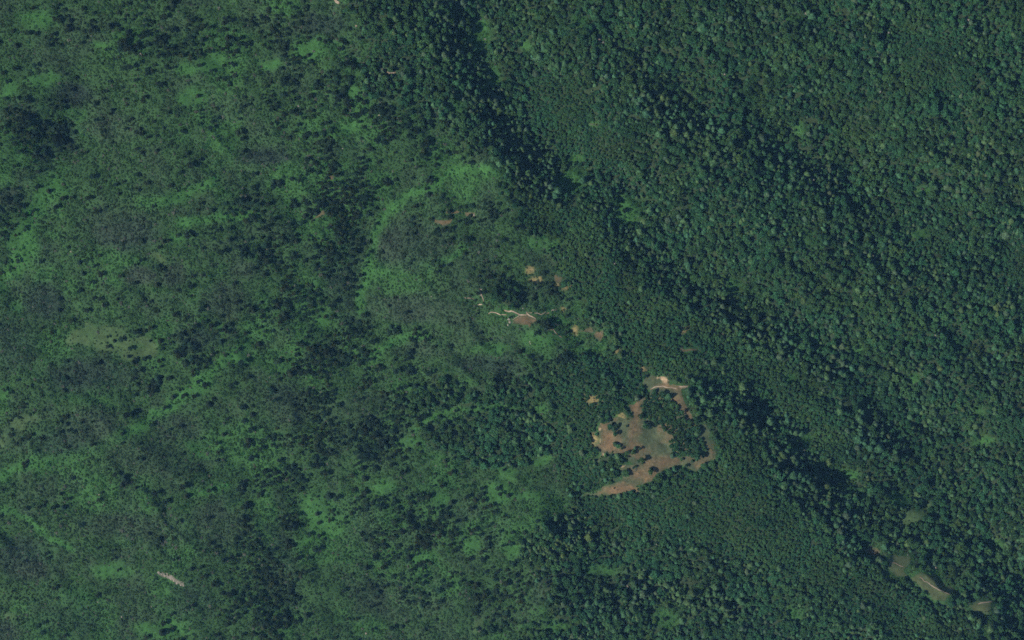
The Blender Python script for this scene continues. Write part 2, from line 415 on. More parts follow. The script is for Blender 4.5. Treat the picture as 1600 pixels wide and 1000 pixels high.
SMALL = {   # other openings: outline, share of bare brown soil
    "meadow_a": (tile(1200, 750, [(575, 435), (690, 418), (705, 440), (690, 474), (655, 482), (615, 455)]), .7),
    "meadow_b": (tile(1200, 750, [(740, 505), (785, 462), (890, 478), (892, 520), (855, 560), (872, 612), (800, 608), (755, 560)]), .08),
    "meadow_c": (tile(1200, 750, [(880, 615), (950, 575), (1050, 590), (1090, 640), (1192, 690), (1182, 718), (1130, 722), (1100, 762), (1030, 748), (985, 700), (940, 655)]), .1),
    "meadow_d": (tile(1200, 750, [(1245, 785), (1310, 752), (1405, 758), (1392, 800), (1380, 838), (1290, 828)]), .12),
    "knoll": (tile(740, 440, [(600, 600), (730, 520), (830, 515), (880, 530), (980, 585), (1020, 620), (920, 660), (860, 735), (840, 680), (640, 670)], 10), .9),
    "strip_a": (tile(400, 250, [(1180, 318), (1290, 312), (1295, 332), (1190, 338)]), 1.0),
    "strip_b": (tile(400, 250, [(1300, 322), (1372, 328), (1365, 352), (1335, 365), (1305, 350)]), .9),
    "strip_c": (tile(400, 250, [(1105, 368), (1195, 372), (1240, 366), (1230, 388), (1180, 415), (1150, 410), (1108, 388)]), 1.0),
    "scar": (tile(0, 750, [(978, 575), (1010, 572), (1070, 595), (1110, 620), (1158, 655), (1140, 668), (1085, 640), (1040, 615), (985, 592)]), 1.25),
    "spot_a": (tile(400, 250, [(450, 90), (490, 95), (482, 125), (462, 128)]), 1.0),
    "spot_b": (tile(400, 250, [(350, 368), (420, 312), (442, 330), (415, 358)]), .8),
    "spot_c": (tile(800, 500, [(520, 70), (575, 65), (572, 105), (555, 145), (535, 120), (505, 95)]), .95),
    "spot_d": (tile(800, 500, [(425, 60), (490, 40), (525, 65), (505, 85), (430, 78)]), .45),
    "spot_e": (tile(800, 500, [(1030, 172), (1085, 180), (1160, 175), (1165, 192), (1090, 200), (1072, 205), (1040, 188)]), .9),
    "spot_f": (tile(800, 250, [(255, 700), (285, 725), (315, 735), (310, 755), (295, 775), (262, 760)]), .7),
    "spot_g": (tile(800, 250, [(712, 578), (738, 590), (748, 620), (730, 612)]), .9),
    "spot_h": (tile(800, 500, [(0, 4), (125, 8), (130, 30), (0, 26)]), .9),
    "spot_i": (tile(1200, 500, [(1555, 545), (1620, 530), (1620, 555), (1570, 556)]), 1.0),
    "spot_j": (tile(800, 0, [(475, 768), (545, 768), (550, 782), (490, 785)]), .7),
    "spot_k": (tile(740, 440, [(1170, 720), (1230, 690), (1250, 760), (1210, 770), (1100, 775), (1080, 765)], 10), .9),
}
STRAW_SPOTS = [(824, 422, 5, 5), (841, 435, 4, 4), (832, 438, 4, 3), (872, 446, 3, 5), (887, 450, 7, 3), (900, 515, 5, 6), (926, 624, 11, 7), (921, 620, 5, 3), (930, 685, 6, 8), (927, 677, 5, 3),
               (965, 546, 4, 4), (1070, 516, 8, 5), (972, 556, 2, 4), (1125, 526, 2, 4), (882, 481, 4, 3), (970, 650, 8, 4), (1006, 575, 5, 3), (1113, 700, 3, 6), (940, 700, 4, 5)]
for pts in [CLEARING] + [s[0] for s in SMALL.values()]:
    w, m = poly_mask(pts, 2.0, True)
    OPEN[w] = np.maximum(OPEN[w], m)
    w = window(min(p[0] for p in pts), min(p[1] for p in pts), max(p[0] for p in pts), max(p[1] for p in pts), 16)
    _e = 4.0 if pts[0][0] > 1300 else (0.0 if pts is CLEARING else 1.5)          # narrow meadows: crowns stand well back
    EDGE[w] = np.maximum(EDGE[w], 1 - sstep(1.0 + _e, 3.0 + _e, poly_sd(pts, FU[w], FV[w])))
for cx, cy, rx, ry in STRAW_SPOTS:
    w, m = blob_mask(cx, cy, rx, ry, 0, 0.6)
    mix_cover(w, m, STRAW, 0.8)
    OPEN[w] = np.maximum(OPEN[w], m * 0.9)
w = window(990, 605, 1110, 720, 16)
m = 1 - sstep(-1.6, .2, poly_sd(GROVE, FU[w], FV[w]))
set_field(OPEN, w, m, 0.0)
set_field(EDGE, w, m, 0.0)
GROVE_M = np.zeros(GU.shape)
GROVE_M[w] = m
set_field(CONIFER, w, m, 0.0)
set_field(FOREST, w, m, 1.0)
FINE[w] = np.maximum(FINE[w], m)
w, m = poly_mask(DOME_GROVE, 3, True)
GROVE_M[w] = np.maximum(GROVE_M[w], m)
# thickets inside and on the rim of the clearing
THICKETS = [(960, 670, 9, 10), (963, 695, 6, 7), (1007, 660, 4, 4), (1014, 667, 7, 6), (978, 710, 12, 8), (1005, 718, 12, 8), (1017, 733, 6, 6), (975, 737, 6, 7),
            (988, 706, 6, 9), (990, 730, 4, 3), (1083, 720, 5, 3), (1072, 726, 5, 5), (1064, 605, 5, 3), (1042, 740, 6, 4), (1050, 738, 5, 4)]
for cx, cy, rx, ry in THICKETS:
    w = window(cx - rx, cy - ry, cx + rx, cy + ry, 6)
    e = np.hypot((FU[w] - cx) / rx, (FV[w] - cy) / ry)
    mm = 1 - sstep(0.5, 0.85, e)
    set_field(OPEN, w, mm, 0.0)
    set_field(EDGE, w, mm, 0.0)
    set_field(FOREST, w, mm, 1.0)
    set_field(CONIFER, w, mm, 0.0)
FOREST *= (1 - np.maximum(OPEN, EDGE))
SHRUB *= (1 - OPEN)
SCATTER *= (1 - OPEN)
COVER += (FOREST * 0.85)[..., None] * (np.array(LITTER) - COVER)
COVER *= 0.8 + 0.4 * fbm(GU, GV, 14, 41, 3)[..., None]

# ------------------------------------------------------------------ materials


def new_mat(name):
    mt = bpy.data.materials.new(name)
    mt.use_nodes = True
    t = mt.node_tree
    b = t.nodes["Principled BSDF"]
    b.inputs["Roughness"].default_value = 0.85
    b.inputs["Specular IOR Level"].default_value = 0.15
    return mt, t, b


def foliage_mat(name, default, spread=0.5, translucent=0.25):
    """leaf colour = the plant's own tint, varied leaf clump by leaf clump"""
    mt, t, b = new_mat(name)
    at = t.nodes.new("ShaderNodeAttribute")
    at.attribute_type = 'INSTANCER'
    at.attribute_name = "tint"
    geo = t.nodes.new("ShaderNodeNewGeometry")
    mr = t.nodes.new("ShaderNodeMapRange")
    mr.inputs["To Min"].default_value = 1 - spread
    mr.inputs["To Max"].default_value = 1 + spread
    t.links.new(geo.outputs["Random Per Island"], mr.inputs["Value"])
    mul = t.nodes.new("ShaderNodeVectorMath")
    mul.operation = 'SCALE'
    t.links.new(at.outputs["Color"], mul.inputs[0])
    t.links.new(mr.outputs[0], mul.inputs["Scale"])
    t.links.new(mul.outputs[0], b.inputs["Base Color"])
    tr = t.nodes.new("ShaderNodeBsdfTranslucent")
    t.links.new(mul.outputs[0], tr.inputs["Color"])
    mx = t.nodes.new("ShaderNodeMixShader")
    mx.inputs[0].default_value = translucent
    t.links.new(b.outputs[0], mx.inputs[1])
    t.links.new(tr.outputs[0], mx.inputs[2])
    t.links.new(mx.outputs[0], t.nodes["Material Output"].inputs["Surface"])
    return mt


def bark_mat(name, c0, c1):
    mt, t, b = new_mat(name)
    co = t.nodes.new("ShaderNodeTexCoord")
    no = t.nodes.new("ShaderNodeTexNoise")
    no.inputs["Scale"].default_value = 3.0
    no.inputs["Detail"].default_value = 5.0
    t.links.new(co.outputs["Object"], no.inputs["Vector"])
    rp = t.nodes.new("ShaderNodeValToRGB")
    rp.color_ramp.elements[0].position, rp.color_ramp.elements[1].position = 0.35, 0.65
    rp.color_ramp.elements[0].color, rp.color_ramp.elements[1].color = (*c0, 1), (*c1, 1)
    t.links.new(no.outputs["Fac"], rp.inputs[0])
    t.links.new(rp.outputs[0], b.inputs["Base Color"])
    return mt


def ground_mat(name, wave_fine=1.6, contrast=0.35, bump=0.6):
    mt, t, b = new_mat(name)
    at = t.nodes.new("ShaderNodeAttribute")
    at.attribute_name = "cover"
    co = t.nodes.new("ShaderNodeNewGeometry")
    f = None
    for wave, amp in ((wave_fine, contrast), (wave_fine * 4.5, contrast * 0.7)):
        no = t.nodes.new("ShaderNodeTexNoise")
        no.inputs["Scale"].default_value = 1.0 / wave
        no.inputs["Detail"].default_value = 4.0
        t.links.new(co.outputs["Position"], no.inputs["Vector"])
        mr = t.nodes.new("ShaderNodeMapRange")
        mr.inputs["From Min"].default_value, mr.inputs["From Max"].default_value = 0.3, 0.7
        mr.inputs["To Min"].default_value, mr.inputs["To Max"].default_value = 1 - amp, 1 + amp
        t.links.new(no.outputs["Fac"], mr.inputs["Value"])
        if f is None:
            f = mr.outputs[0]
            bp = t.nodes.new("ShaderNodeBump")
            bp.inputs["Strength"].default_value = bump
            bp.inputs["Distance"].default_value = 0.5
            t.links.new(no.outputs["Fac"], bp.inputs["Height"])
            t.links.new(bp.outputs[0], b.inputs["Normal"])
        else:
            mm = t.nodes.new("ShaderNodeMath")
            mm.operation = 'MULTIPLY'
            t.links.new(f, mm.inputs[0])
            t.links.new(mr.outputs[0], mm.inputs[1])
            f = mm.outputs[0]
    mul = t.nodes.new("ShaderNodeVectorMath")
    mul.operation = 'SCALE'
    t.links.new(at.outputs["Color"], mul.inputs[0])
    t.links.new(f, mul.inputs["Scale"])
    t.links.new(mul.outputs[0], b.inputs["Base Color"])
    return mt


M_NEEDLE = foliage_mat("needles", (0.04, 0.06, 0.04), 0.55, 0.15)
M_LEAF = foliage_mat("leaves", (0.04, 0.08, 0.04), 0.5, 0.25)
M_BARK = bark_mat("bark", (0.05, 0.04, 0.03), (0.12, 0.09, 0.07))
M_DEAD = bark_mat("weathered_wood", (0.32, 0.29, 0.26), (0.55, 0.51, 0.46))
M_ROCK = bark_mat("pale_rock", (0.16, 0.145, 0.12), (0.36, 0.33, 0.28))
M_GROUND = ground_mat("ground_cover")
M_SOIL = ground_mat("dry_grass_and_soil", 1.3, 0.30, 0.5)

# ------------------------------------------------------------------ mesh helpers


def mesh_from(name, verts, faces, mats, mat_idx=None, smooth=False):
    me = bpy.data.meshes.new(name)
    me.from_pydata([tuple(map(float, v)) for v in verts], [], faces)
    for mt in mats:
        me.materials.append(mt)
    if mat_idx is not None:
        me.polygons.foreach_set("material_index", mat_idx)
    if smooth:
        me.polygons.foreach_set("use_smooth", [True] * len(me.polygons))
    me.update()
    return me


def tube(V, F, a, b, r0, r1, sides=5, bend=None):
    """tapered limb from a to b"""
    a, b = np.array(a, float), np.array(b, float)
    pts = [a, b] if bend is None else [a, (a + b) / 2 + np.array(bend), b]
    base = len(V)
    for i, p in enumerate(pts):
        t = i / (len(pts) - 1)
        r = r0 + (r1 - r0) * t
        d = pts[min(i + 1, len(pts) - 1)] - pts[max(i - 1, 0)]
        d = d / (np.linalg.norm(d) + 1e-9)
        x = np.cross(d, (0.3, 0.9, 0.2))
        x /= np.linalg.norm(x)
        y = np.cross(d, x)
        for k in range(sides):
            an = 2 * math.pi * k / sides
            V.append(p + r * (math.cos(an) * x + math.sin(an) * y))
    for i in range(len(pts) - 1):
        for k in range(sides):
            k2 = (k + 1) % sides
            F.append((base + i * sides + k, base + i * sides + k2, base + (i + 1) * sides + k2, base + (i + 1) * sides + k))
    F.append(tuple(base + (len(pts) - 1) * sides + k for k in range(sides)))


def leaf_card(V, F, c, nrm, size, r):
    """one folded spray of leaves"""
    nrm = nrm / (np.linalg.norm(nrm) + 1e-9)
    x = np.cross(nrm, r.normal(size=3))
    x /= np.linalg.norm(x) + 1e-9
    y = np.cross(nrm, x)
    a, b = size * r.uniform(.8, 1.25), size * r.uniform(.5, .8)
    k = len(V)
    V += [c - x * a, c + y * b - nrm * .25 * size, c + x * a * .9, c - y * b - nrm * .25 * size]
    F += [(k, k + 1, k + 2), (k, k + 2, k + 3)]


def broadleaf_parts(seed, radius=3.5, height=8.0, lobes=11, leaves=420, leaf=0.62, flat=0.75):
    r = np.random.default_rng(seed)
    TV, TF = [], []
    tube(TV, TF, (0, 0, -0.6), (r.normal() * .2, r.normal() * .2, height * .45), .28, .18, 7)
    V, F = [], []
    cs = []
    for i in range(lobes):
        an = 2.4 * i + r.uniform(-.5, .5)
        rr = radius * (0.70 * math.sqrt((i + .3) / lobes)) * r.uniform(.8, 1.15)
        zz = height * (.62 + .2 * (1 - (rr / radius) ** 2)) + r.uniform(-.5, .6)
        c = np.array([rr * math.cos(an), rr * math.sin(an), zz])
        cs.append((c, radius * r.uniform(.30, .48)))
        if i % 2 == 0:
            tube(TV, TF, (0, 0, height * .36), c * (.9, .9, .95), .13, .04, 4, (0, 0, -.2))
    for i in range(leaves):
        c, lr = cs[i % lobes]
        d = r.normal(size=3)
        d /= np.linalg.norm(d)
        if d[2] < -.35:
            d[2] = -d[2]
        p = c + d * lr * (r.uniform(.72, 1.05)) * np.array([1, 1, flat])
        leaf_card(V, F, p, d + r.normal(size=3) * .45, leaf, r)
    return (TV, TF), (V, F)


def conifer_parts(seed, radius=3.3, height=18.0, whorls=15, per=8):
    r = np.random.default_rng(seed)
    TV, TF = [], []
    tube(TV, TF, (0, 0, -0.8), (r.normal() * .15, r.normal() * .15, height * .97), .34, .04, 7)
    V, F = [], []
    prof = r.uniform(.75, 1.1)
    for i in range(whorls):
        t = (i + .5) / whorls
        z0 = height * (.18 + .80 * t)
        L0 = radius * (1 - t) ** (.72 * prof) * r.uniform(.85, 1.1) + .25
        m = max(4, int(per * (1 - .35 * t)))
        ph = r.uniform(0, 6.28)
        for k in range(m):
            an = ph + 2 * math.pi * k / m + r.normal() * .18
            L = L0 * r.uniform(.65, 1.12)
            d = np.array([math.cos(an), math.sin(an), 0])
            s = np.array([-d[1], d[0], 0])
            p0 = np.array([0, 0, z0]) + d * .15
            p1 = p0 + d * L * .55 + np.array([0, 0, .05 * L])
            p2 = p0 + d * L + np.array([0, 0, -.28 * L])
            wd = L * r.uniform(.24, .36) + .12
            q = len(V)
            V += [p0, p1 + s * wd - (0, 0, .22 * wd), p2, p1 - s * wd - (0, 0, .22 * wd), p1 + (0, 0, .12 * L)]
            F += [(q, q + 1, q + 4), (q + 1, q + 2, q + 4), (q + 2, q + 3, q + 4), (q + 3, q, q + 4)]
            if L > 1.0:
                for sg in (-1, 1):
                    c = p1 + s * sg * wd * r.uniform(.8, 1.4) + d * L * r.uniform(-.1, .3) - (0, 0, .2)
                    leaf_card(V, F, c, np.array([d[0] * .3, d[1] * .3, 1.0]) + r.normal(size=3) * .35, .34 * wd + .22, r)
    return (TV, TF), (V, F)


def bush_parts(seed, radius=1.5, height=1.5, lobes=6, leaves=84, leaf=.36):
    r = np.random.default_rng(seed)
    V, F = [], []
    SV, SF = [], []
    cs = []
    for i in range(lobes):
        an, rr = 2.4 * i + r.uniform(-.5, .5), radius * .62 * math.sqrt((i + .2) / lobes)
        c = np.array([rr * math.cos(an), rr * math.sin(an), height * r.uniform(.45, .62)])
        cs.append((c, radius * r.uniform(.36, .5)))
        tube(SV, SF, (0, 0, -.2), c, .05, .02, 3)
    for i in range(leaves):
        c, lr = cs[i % lobes]
        d = r.normal(size=3)
        d /= np.linalg.norm(d)
        d[2] = abs(d[2]) - .15
        leaf_card(V, F, c + d * lr * r.uniform(.7, 1.05) * np.array([1, 1, .9]), d + r.normal(size=3) * .5, leaf, r)
    return (SV, SF), (V, F)


def joined(a, b):
    k = len(a[0])
    return a[0] + b[0], a[1] + [tuple(i + k for i in f) for f in b[1]], [0] * len(a[1]) + [1] * len(b[1])


def build_kind(name, parts_list, leaf_mat):
    """-> list of (trunk mesh, crown mesh, joined mesh) for each variant"""
    out = []
    for (t, c) in parts_list:
        V, F, mi = joined(t, c)
        out.append((mesh_from(name + "_trunk", t[0], t[1], [M_BARK]), mesh_from(name + "_crown", c[0], c[1], [leaf_mat]),
                    mesh_from(name + "_whole", V, F, [M_BARK, leaf_mat], mi)))
    return out


CONIFERS = build_kind("conifer", [conifer_parts(100 + i, radius=r_, height=h_) for i, (r_, h_) in enumerate([(3.3, 17), (3.6, 19), (3.0, 18), (3.8, 16), (3.4, 20), (3.1, 15)])], M_NEEDLE)
HARDWOODS = build_kind("hardwood", [broadleaf_parts(200 + i, radius=3.4, height=h_, flat=f_) for i, (h_, f_) in enumerate([(7.5, .7), (8, .8), (7, .75), (8.5, .85), (7.5, .8), (8, .65)])], M_LEAF)
BUSHES = build_kind("bush", [bush_parts(300 + i, lobes=5 + i % 3) for i in range(6)], M_LEAF)

# ------------------------------------------------------------------ setting: ground, clearings, paths


def tag(o, label=None, cat=None, group=None, kind=None):
    if label:
        o["label"] = label
    if cat:
        o["category"] = cat
    if group:
        o["group"] = group
    if kind:
        o["kind"] = kind
    return o


def link(o, parent=None):
    scene.collection.objects.link(o)
    if parent is not None:
        o.parent = parent
    return o


def set_cover(me, cols):
    at = me.attributes.new("cover", 'FLOAT_COLOR', 'POINT')
    buf = np.ones((len(cols), 4), np.float32)
    buf[:, :3] = cols
    at.data.foreach_set("color", buf.ravel())


def grid_mesh(name, X, Y, Z, mat):
    nv, nu = X.shape
    me = bpy.data.meshes.new(name)
    nF = (nv - 1) * (nu - 1)
    me.vertices.add(nv * nu)
    me.vertices.foreach_set("co", np.stack([X, Y, Z], -1).astype(np.float32).ravel())
    idx = np.arange(nv * nu).reshape(nv, nu)
    q = np.stack([idx[:-1, :-1], idx[1:, :-1], idx[1:, 1:], idx[:-1, 1:]], -1).reshape(-1, 4)
    me.loops.add(nF * 4)
    me.polygons.add(nF)
    me.polygons.foreach_set("loop_start", np.arange(nF) * 4)
    me.polygons.foreach_set("loop_total", np.full(nF, 4))
    me.loops.foreach_set("vertex_index", q.ravel())
    me.polygons.foreach_set("use_smooth", np.ones(nF, bool))
    me.materials.append(mat)
    me.update()
    return me


far = 2 ** np.arange(1, 10) * 12.0
tu = np.concatenate([(U0 - far)[::-1], np.arange(U0, U1 + .1, 4.0), U1 + far])
tv = np.concatenate([(V0 - far)[::-1], np.arange(V0, V1 + .1, 4.0), V1 + far])
TU, TV_ = np.meshgrid(tu, tv)
pw = place(TU, TV_)
gm = grid_mesh("ground", pw[..., 0], pw[..., 1], pw[..., 2], M_GROUND)
set_cover(gm, sample(COVER, TU, TV_).reshape(-1, 3))
ground = tag(link(bpy.data.objects.new("ground", gm)), kind="structure")

SOIL, SOILG, SOILP, PALE = np.array((0.140, 0.106, 0.060)), np.array((0.066, 0.090, 0.048)), np.array((0.225, 0.148, 0.082)), np.array((0.29, 0.24, 0.18))


def drape(name, pts, colour, lift, res=1.0, soft=1.2):
    """a sheet of ground cut to a traced outline and laid on the terrain"""
    xs, ys = [p[0] for p in pts], [p[1] for p in pts]
    u, v = np.meshgrid(np.arange(min(xs) - 4, max(xs) + 4, res), np.arange(min(ys) - 4, max(ys) + 4, res))
    wu = u + (fbm(u, v, 9, 61, 3) - .5) * 6
    wv = v + (fbm(u, v, 9, 62, 3) - .5) * 6
    keep = poly_sd(pts, wu, wv) < 0
    idx = -np.ones(u.shape, int)
    fm = keep[:-1, :-1] & keep[1:, :-1] & keep[:-1, 1:] & keep[1:, 1:]
    used = np.zeros(u.shape, bool)
    for a in (0, 1):
        for b in (0, 1):
            used[a:u.shape[0] - 1 + a, b:u.shape[1] - 1 + b] |= fm
    if not used.any():
        return None
    idx[used] = np.arange(used.sum())
    jj, ii = np.nonzero(fm)
    faces = [(int(idx[j, i]), int(idx[j + 1, i]), int(idx[j + 1, i + 1]), int(idx[j, i + 1])) for j, i in zip(jj, ii)]
    me = mesh_from(name, place(u[used], v[used], lift), faces, [M_SOIL], None, True)
    set_cover(me, colour(u[used], v[used]))
    return tag(link(bpy.data.objects.new(name, me)), kind="structure")


def clearing_colour(u, v):
    c = np.tile(SOILG, (len(u), 1))
    brown = np.clip(sstep(.42, .66, fbm(u, v, 26, 71)) * 0.8, 0, 1)
    for cx, cy, rx, ry, k in [(952, 692, 22, 26, 1), (945, 665, 10, 10, 1), (1010, 740, 40, 14, .8), (975, 770, 40, 16, 1.2), (1040, 720, 30, 10, .7), (1090, 716, 30, 8, .5),
                              (995, 640, 10, 26, .8), (985, 632, 6, 5, 1.2), (1050, 603, 26, 6, 1), (980, 705, 20, 10, .8)]:
        brown = np.maximum(brown, k * (1 - sstep(.3, 1.3, np.hypot((u - cx) / rx, (v - cy) / ry))))
    for cx, cy, rx, ry in [(1020, 682, 30, 14), (1105, 678, 12, 14), (1045, 615, 16, 10)]:
        brown *= 1 - .8 * (1 - sstep(.3, 1.2, np.hypot((u - cx) / rx, (v - cy) / ry)))
    brown = brown * (.65 + .7 * fbm(u, v, 8, 73, 3))
    c = c + np.clip(brown, 0, 1)[:, None] * (SOIL - c)
    c = c + np.clip(brown - .8, 0, .5)[:, None] * (SOILP - c)
    c = c + (sstep(.62, .74, fbm(u, v, 7, 75, 2)) * .5)[:, None] * (SOILP - c) * np.clip(brown, 0, 1)[:, None]
    rim = sstep(-5.0, 0.5, poly_sd(CLEARING, u, v) + (fbm(u, v, 7, 82, 2) - .5) * 7)
    c = c + (rim * .55)[:, None] * (np.array((.050, .088, .040)) - c)
    c = c * (.72 + .56 * fbm(u, v, 5, 83, 3))[:, None]
    for cx, cy, rx, ry in [(1033, 591, 8, 4), (1040, 595, 6, 5), (937, 667, 3, 8), (935, 690, 4, 7), (968, 728, 9, 3), (936, 700, 5, 4), (940, 710, 5, 3)]:
        k = (1 - sstep(.4, 1.2, np.hypot((u - cx) / rx, (v - cy) / ry))) * sstep(.4, .6, fbm(u, v, 5, 77, 2))
        c = c + k[:, None] * (np.array((.40, .30, .19)) - c)
    return c


drape("clearing", CLEARING, clearing_colour, 0.25)
for nm, (pts, share) in SMALL.items():
    def patch(u, v, s=share, pts=pts, scar=(nm == "scar")):
        rim = sstep(-4.0, 0.0, poly_sd(pts, u, v) + (fbm(u, v, 6, 82, 2) - .5) * 4)
        k = np.clip(s * (.35 + 1.3 * fbm(u, v, 9, 81, 3)) - .35 * rim, 0, 1.3)[:, None]
        g = SOILG if s > .2 else np.array((.068, .100, .044))
        c = g + k * ((np.array((.20, .185, .155)) if scar else SOIL) - g)
        return c + (rim * .5)[:, None] * (np.array((.045, .085, .036)) - c)
    drape("clearing", pts, patch, 0.25, 0.8)

PATHS = [   # centre line, width in metres
    (tile(800, 500, [(860, 432), (895, 420), (940, 412), (990, 424), (1042, 433)]), 1.7),
    (tile(800, 500, [(1040, 416), (1075, 413), (1110, 416)]), 2.4),
    (tile(740, 440, [(475, 440), (520, 465), (620, 475), (730, 520), (840, 515)], 10), 1.9),
    (tile(740, 440, [(600, 600), (730, 520)], 10), .9), (tile(740, 440, [(840, 465), (835, 490), (870, 530), (980, 585)], 10), 1.9),
    (tile(740, 440, [(225, 510), (270, 490), (350, 488), (420, 520), (520, 525)], 10), 1.4),
    (tile(740, 440, [(860, 480), (1000, 500), (1060, 520), (1130, 475)], 10), 1.1), (tile(740, 440, [(1140, 500), (1195, 490), (1225, 440), (1280, 450), (1280, 420)], 10), 1.5),
    (tile(740, 440, [(1255, 660), (1340, 680)], 10), 1.2), (tile(740, 440, [(1230, 735), (1270, 790), (1340, 845), (1380, 880)], 10), 1.2),
    (tile(1200, 750, [(640, 448), (690, 470)]), 1.1), (tile(1200, 750, [(758, 508), (800, 525), (850, 545)]), 1.2),
    (tile(1200, 750, [(945, 605), (980, 635), (1020, 657), (1070, 688), (1135, 718)]), 1.4), (tile(1200, 750, [(1310, 772), (1360, 768), (1402, 760)]), 1.5),
    (tile(400, 0, [(785, 430), (800, 440), (830, 452), (875, 450)]), 2.6), (tile(400, 0, [(485, -10), (500, 10), (518, 28)]), 3.2), (tile(400, 0, [(620, 155), (640, 175)]), 2.2),
    (tile(400, 250, [(1300, 858), (1330, 862), (1360, 870)]), 1.6), (tile(400, 250, [(1385, 905), (1415, 906)]), 1.5),
    (tile(400, 250, [(1425, 885), (1395, 800)]), 1.2),
]


def ribbon(name, pts, width, lift):
    P2 = []
    for a, b in zip(pts[:-1], pts[1:]):
        k = max(2, int(math.hypot(b[0] - a[0], b[1] - a[1]) / 1.5))
        P2 += [(a[0] + (b[0] - a[0]) * t / k, a[1] + (b[1] - a[1]) * t / k) for t in range(k)]
    P2.append(pts[-1])
    P2 = np.array(P2, float)
    P2 += np.stack([fbm(P2[:, 0], P2[:, 1], 8, 91, 2) - .5, fbm(P2[:, 0], P2[:, 1], 8, 92, 2) - .5], 1) * 3.0
    d = np.gradient(P2, axis=0)
    d /= np.linalg.norm(d, axis=1)[:, None] + 1e-9
    nr = np.stack([-d[:, 1], d[:, 0]], 1)
    wd = width * .5 * (.65 + .7 * fbm(P2[:, 0], P2[:, 1], 6, 93, 2))
    wd[0] *= .4
    wd[-1] *= .4
    rows = [P2 + nr * wd[:, None] * s for s in (-1, 0, 1)]
    V = np.concatenate([place(r_[:, 0], r_[:, 1], lift) for r_ in rows])
    m_ = len(P2)
    F = [(a * m_ + i, a * m_ + i + 1, (a + 1) * m_ + i + 1, (a + 1) * m_ + i) for a in (0, 1) for i in range(m_ - 1)]
    me = mesh_from(name, V, F, [M_SOIL], None, True)
    uv = np.concatenate(rows)
    tt = np.tile(np.linspace(0, 1, m_), 3)
    fade = np.clip(np.minimum(tt, 1 - tt) * 5 + .15, 0, 1)[:, None]
    set_cover(me, (SOIL + fade * (PALE - SOIL)) * (.6 + .8 * fbm(uv[:, 0], uv[:, 1], 5, 95, 2))[:, None])
    return tag(link(bpy.data.objects.new(name, me)), kind="structure")


PATH_M = np.zeros(GU.shape)
for pts, wd in PATHS:
    ribbon("path", pts, wd * 1.05, 0.5)
    w, m = strip_mask(pts, wd * .5 + 1.6, 1.0, True)
    PATH_M[w] = np.maximum(PATH_M[w], m)
FOREST *= 1 - PATH_M
SHRUB *= 1 - PATH_M
SCATTER *= 1 - PATH_M

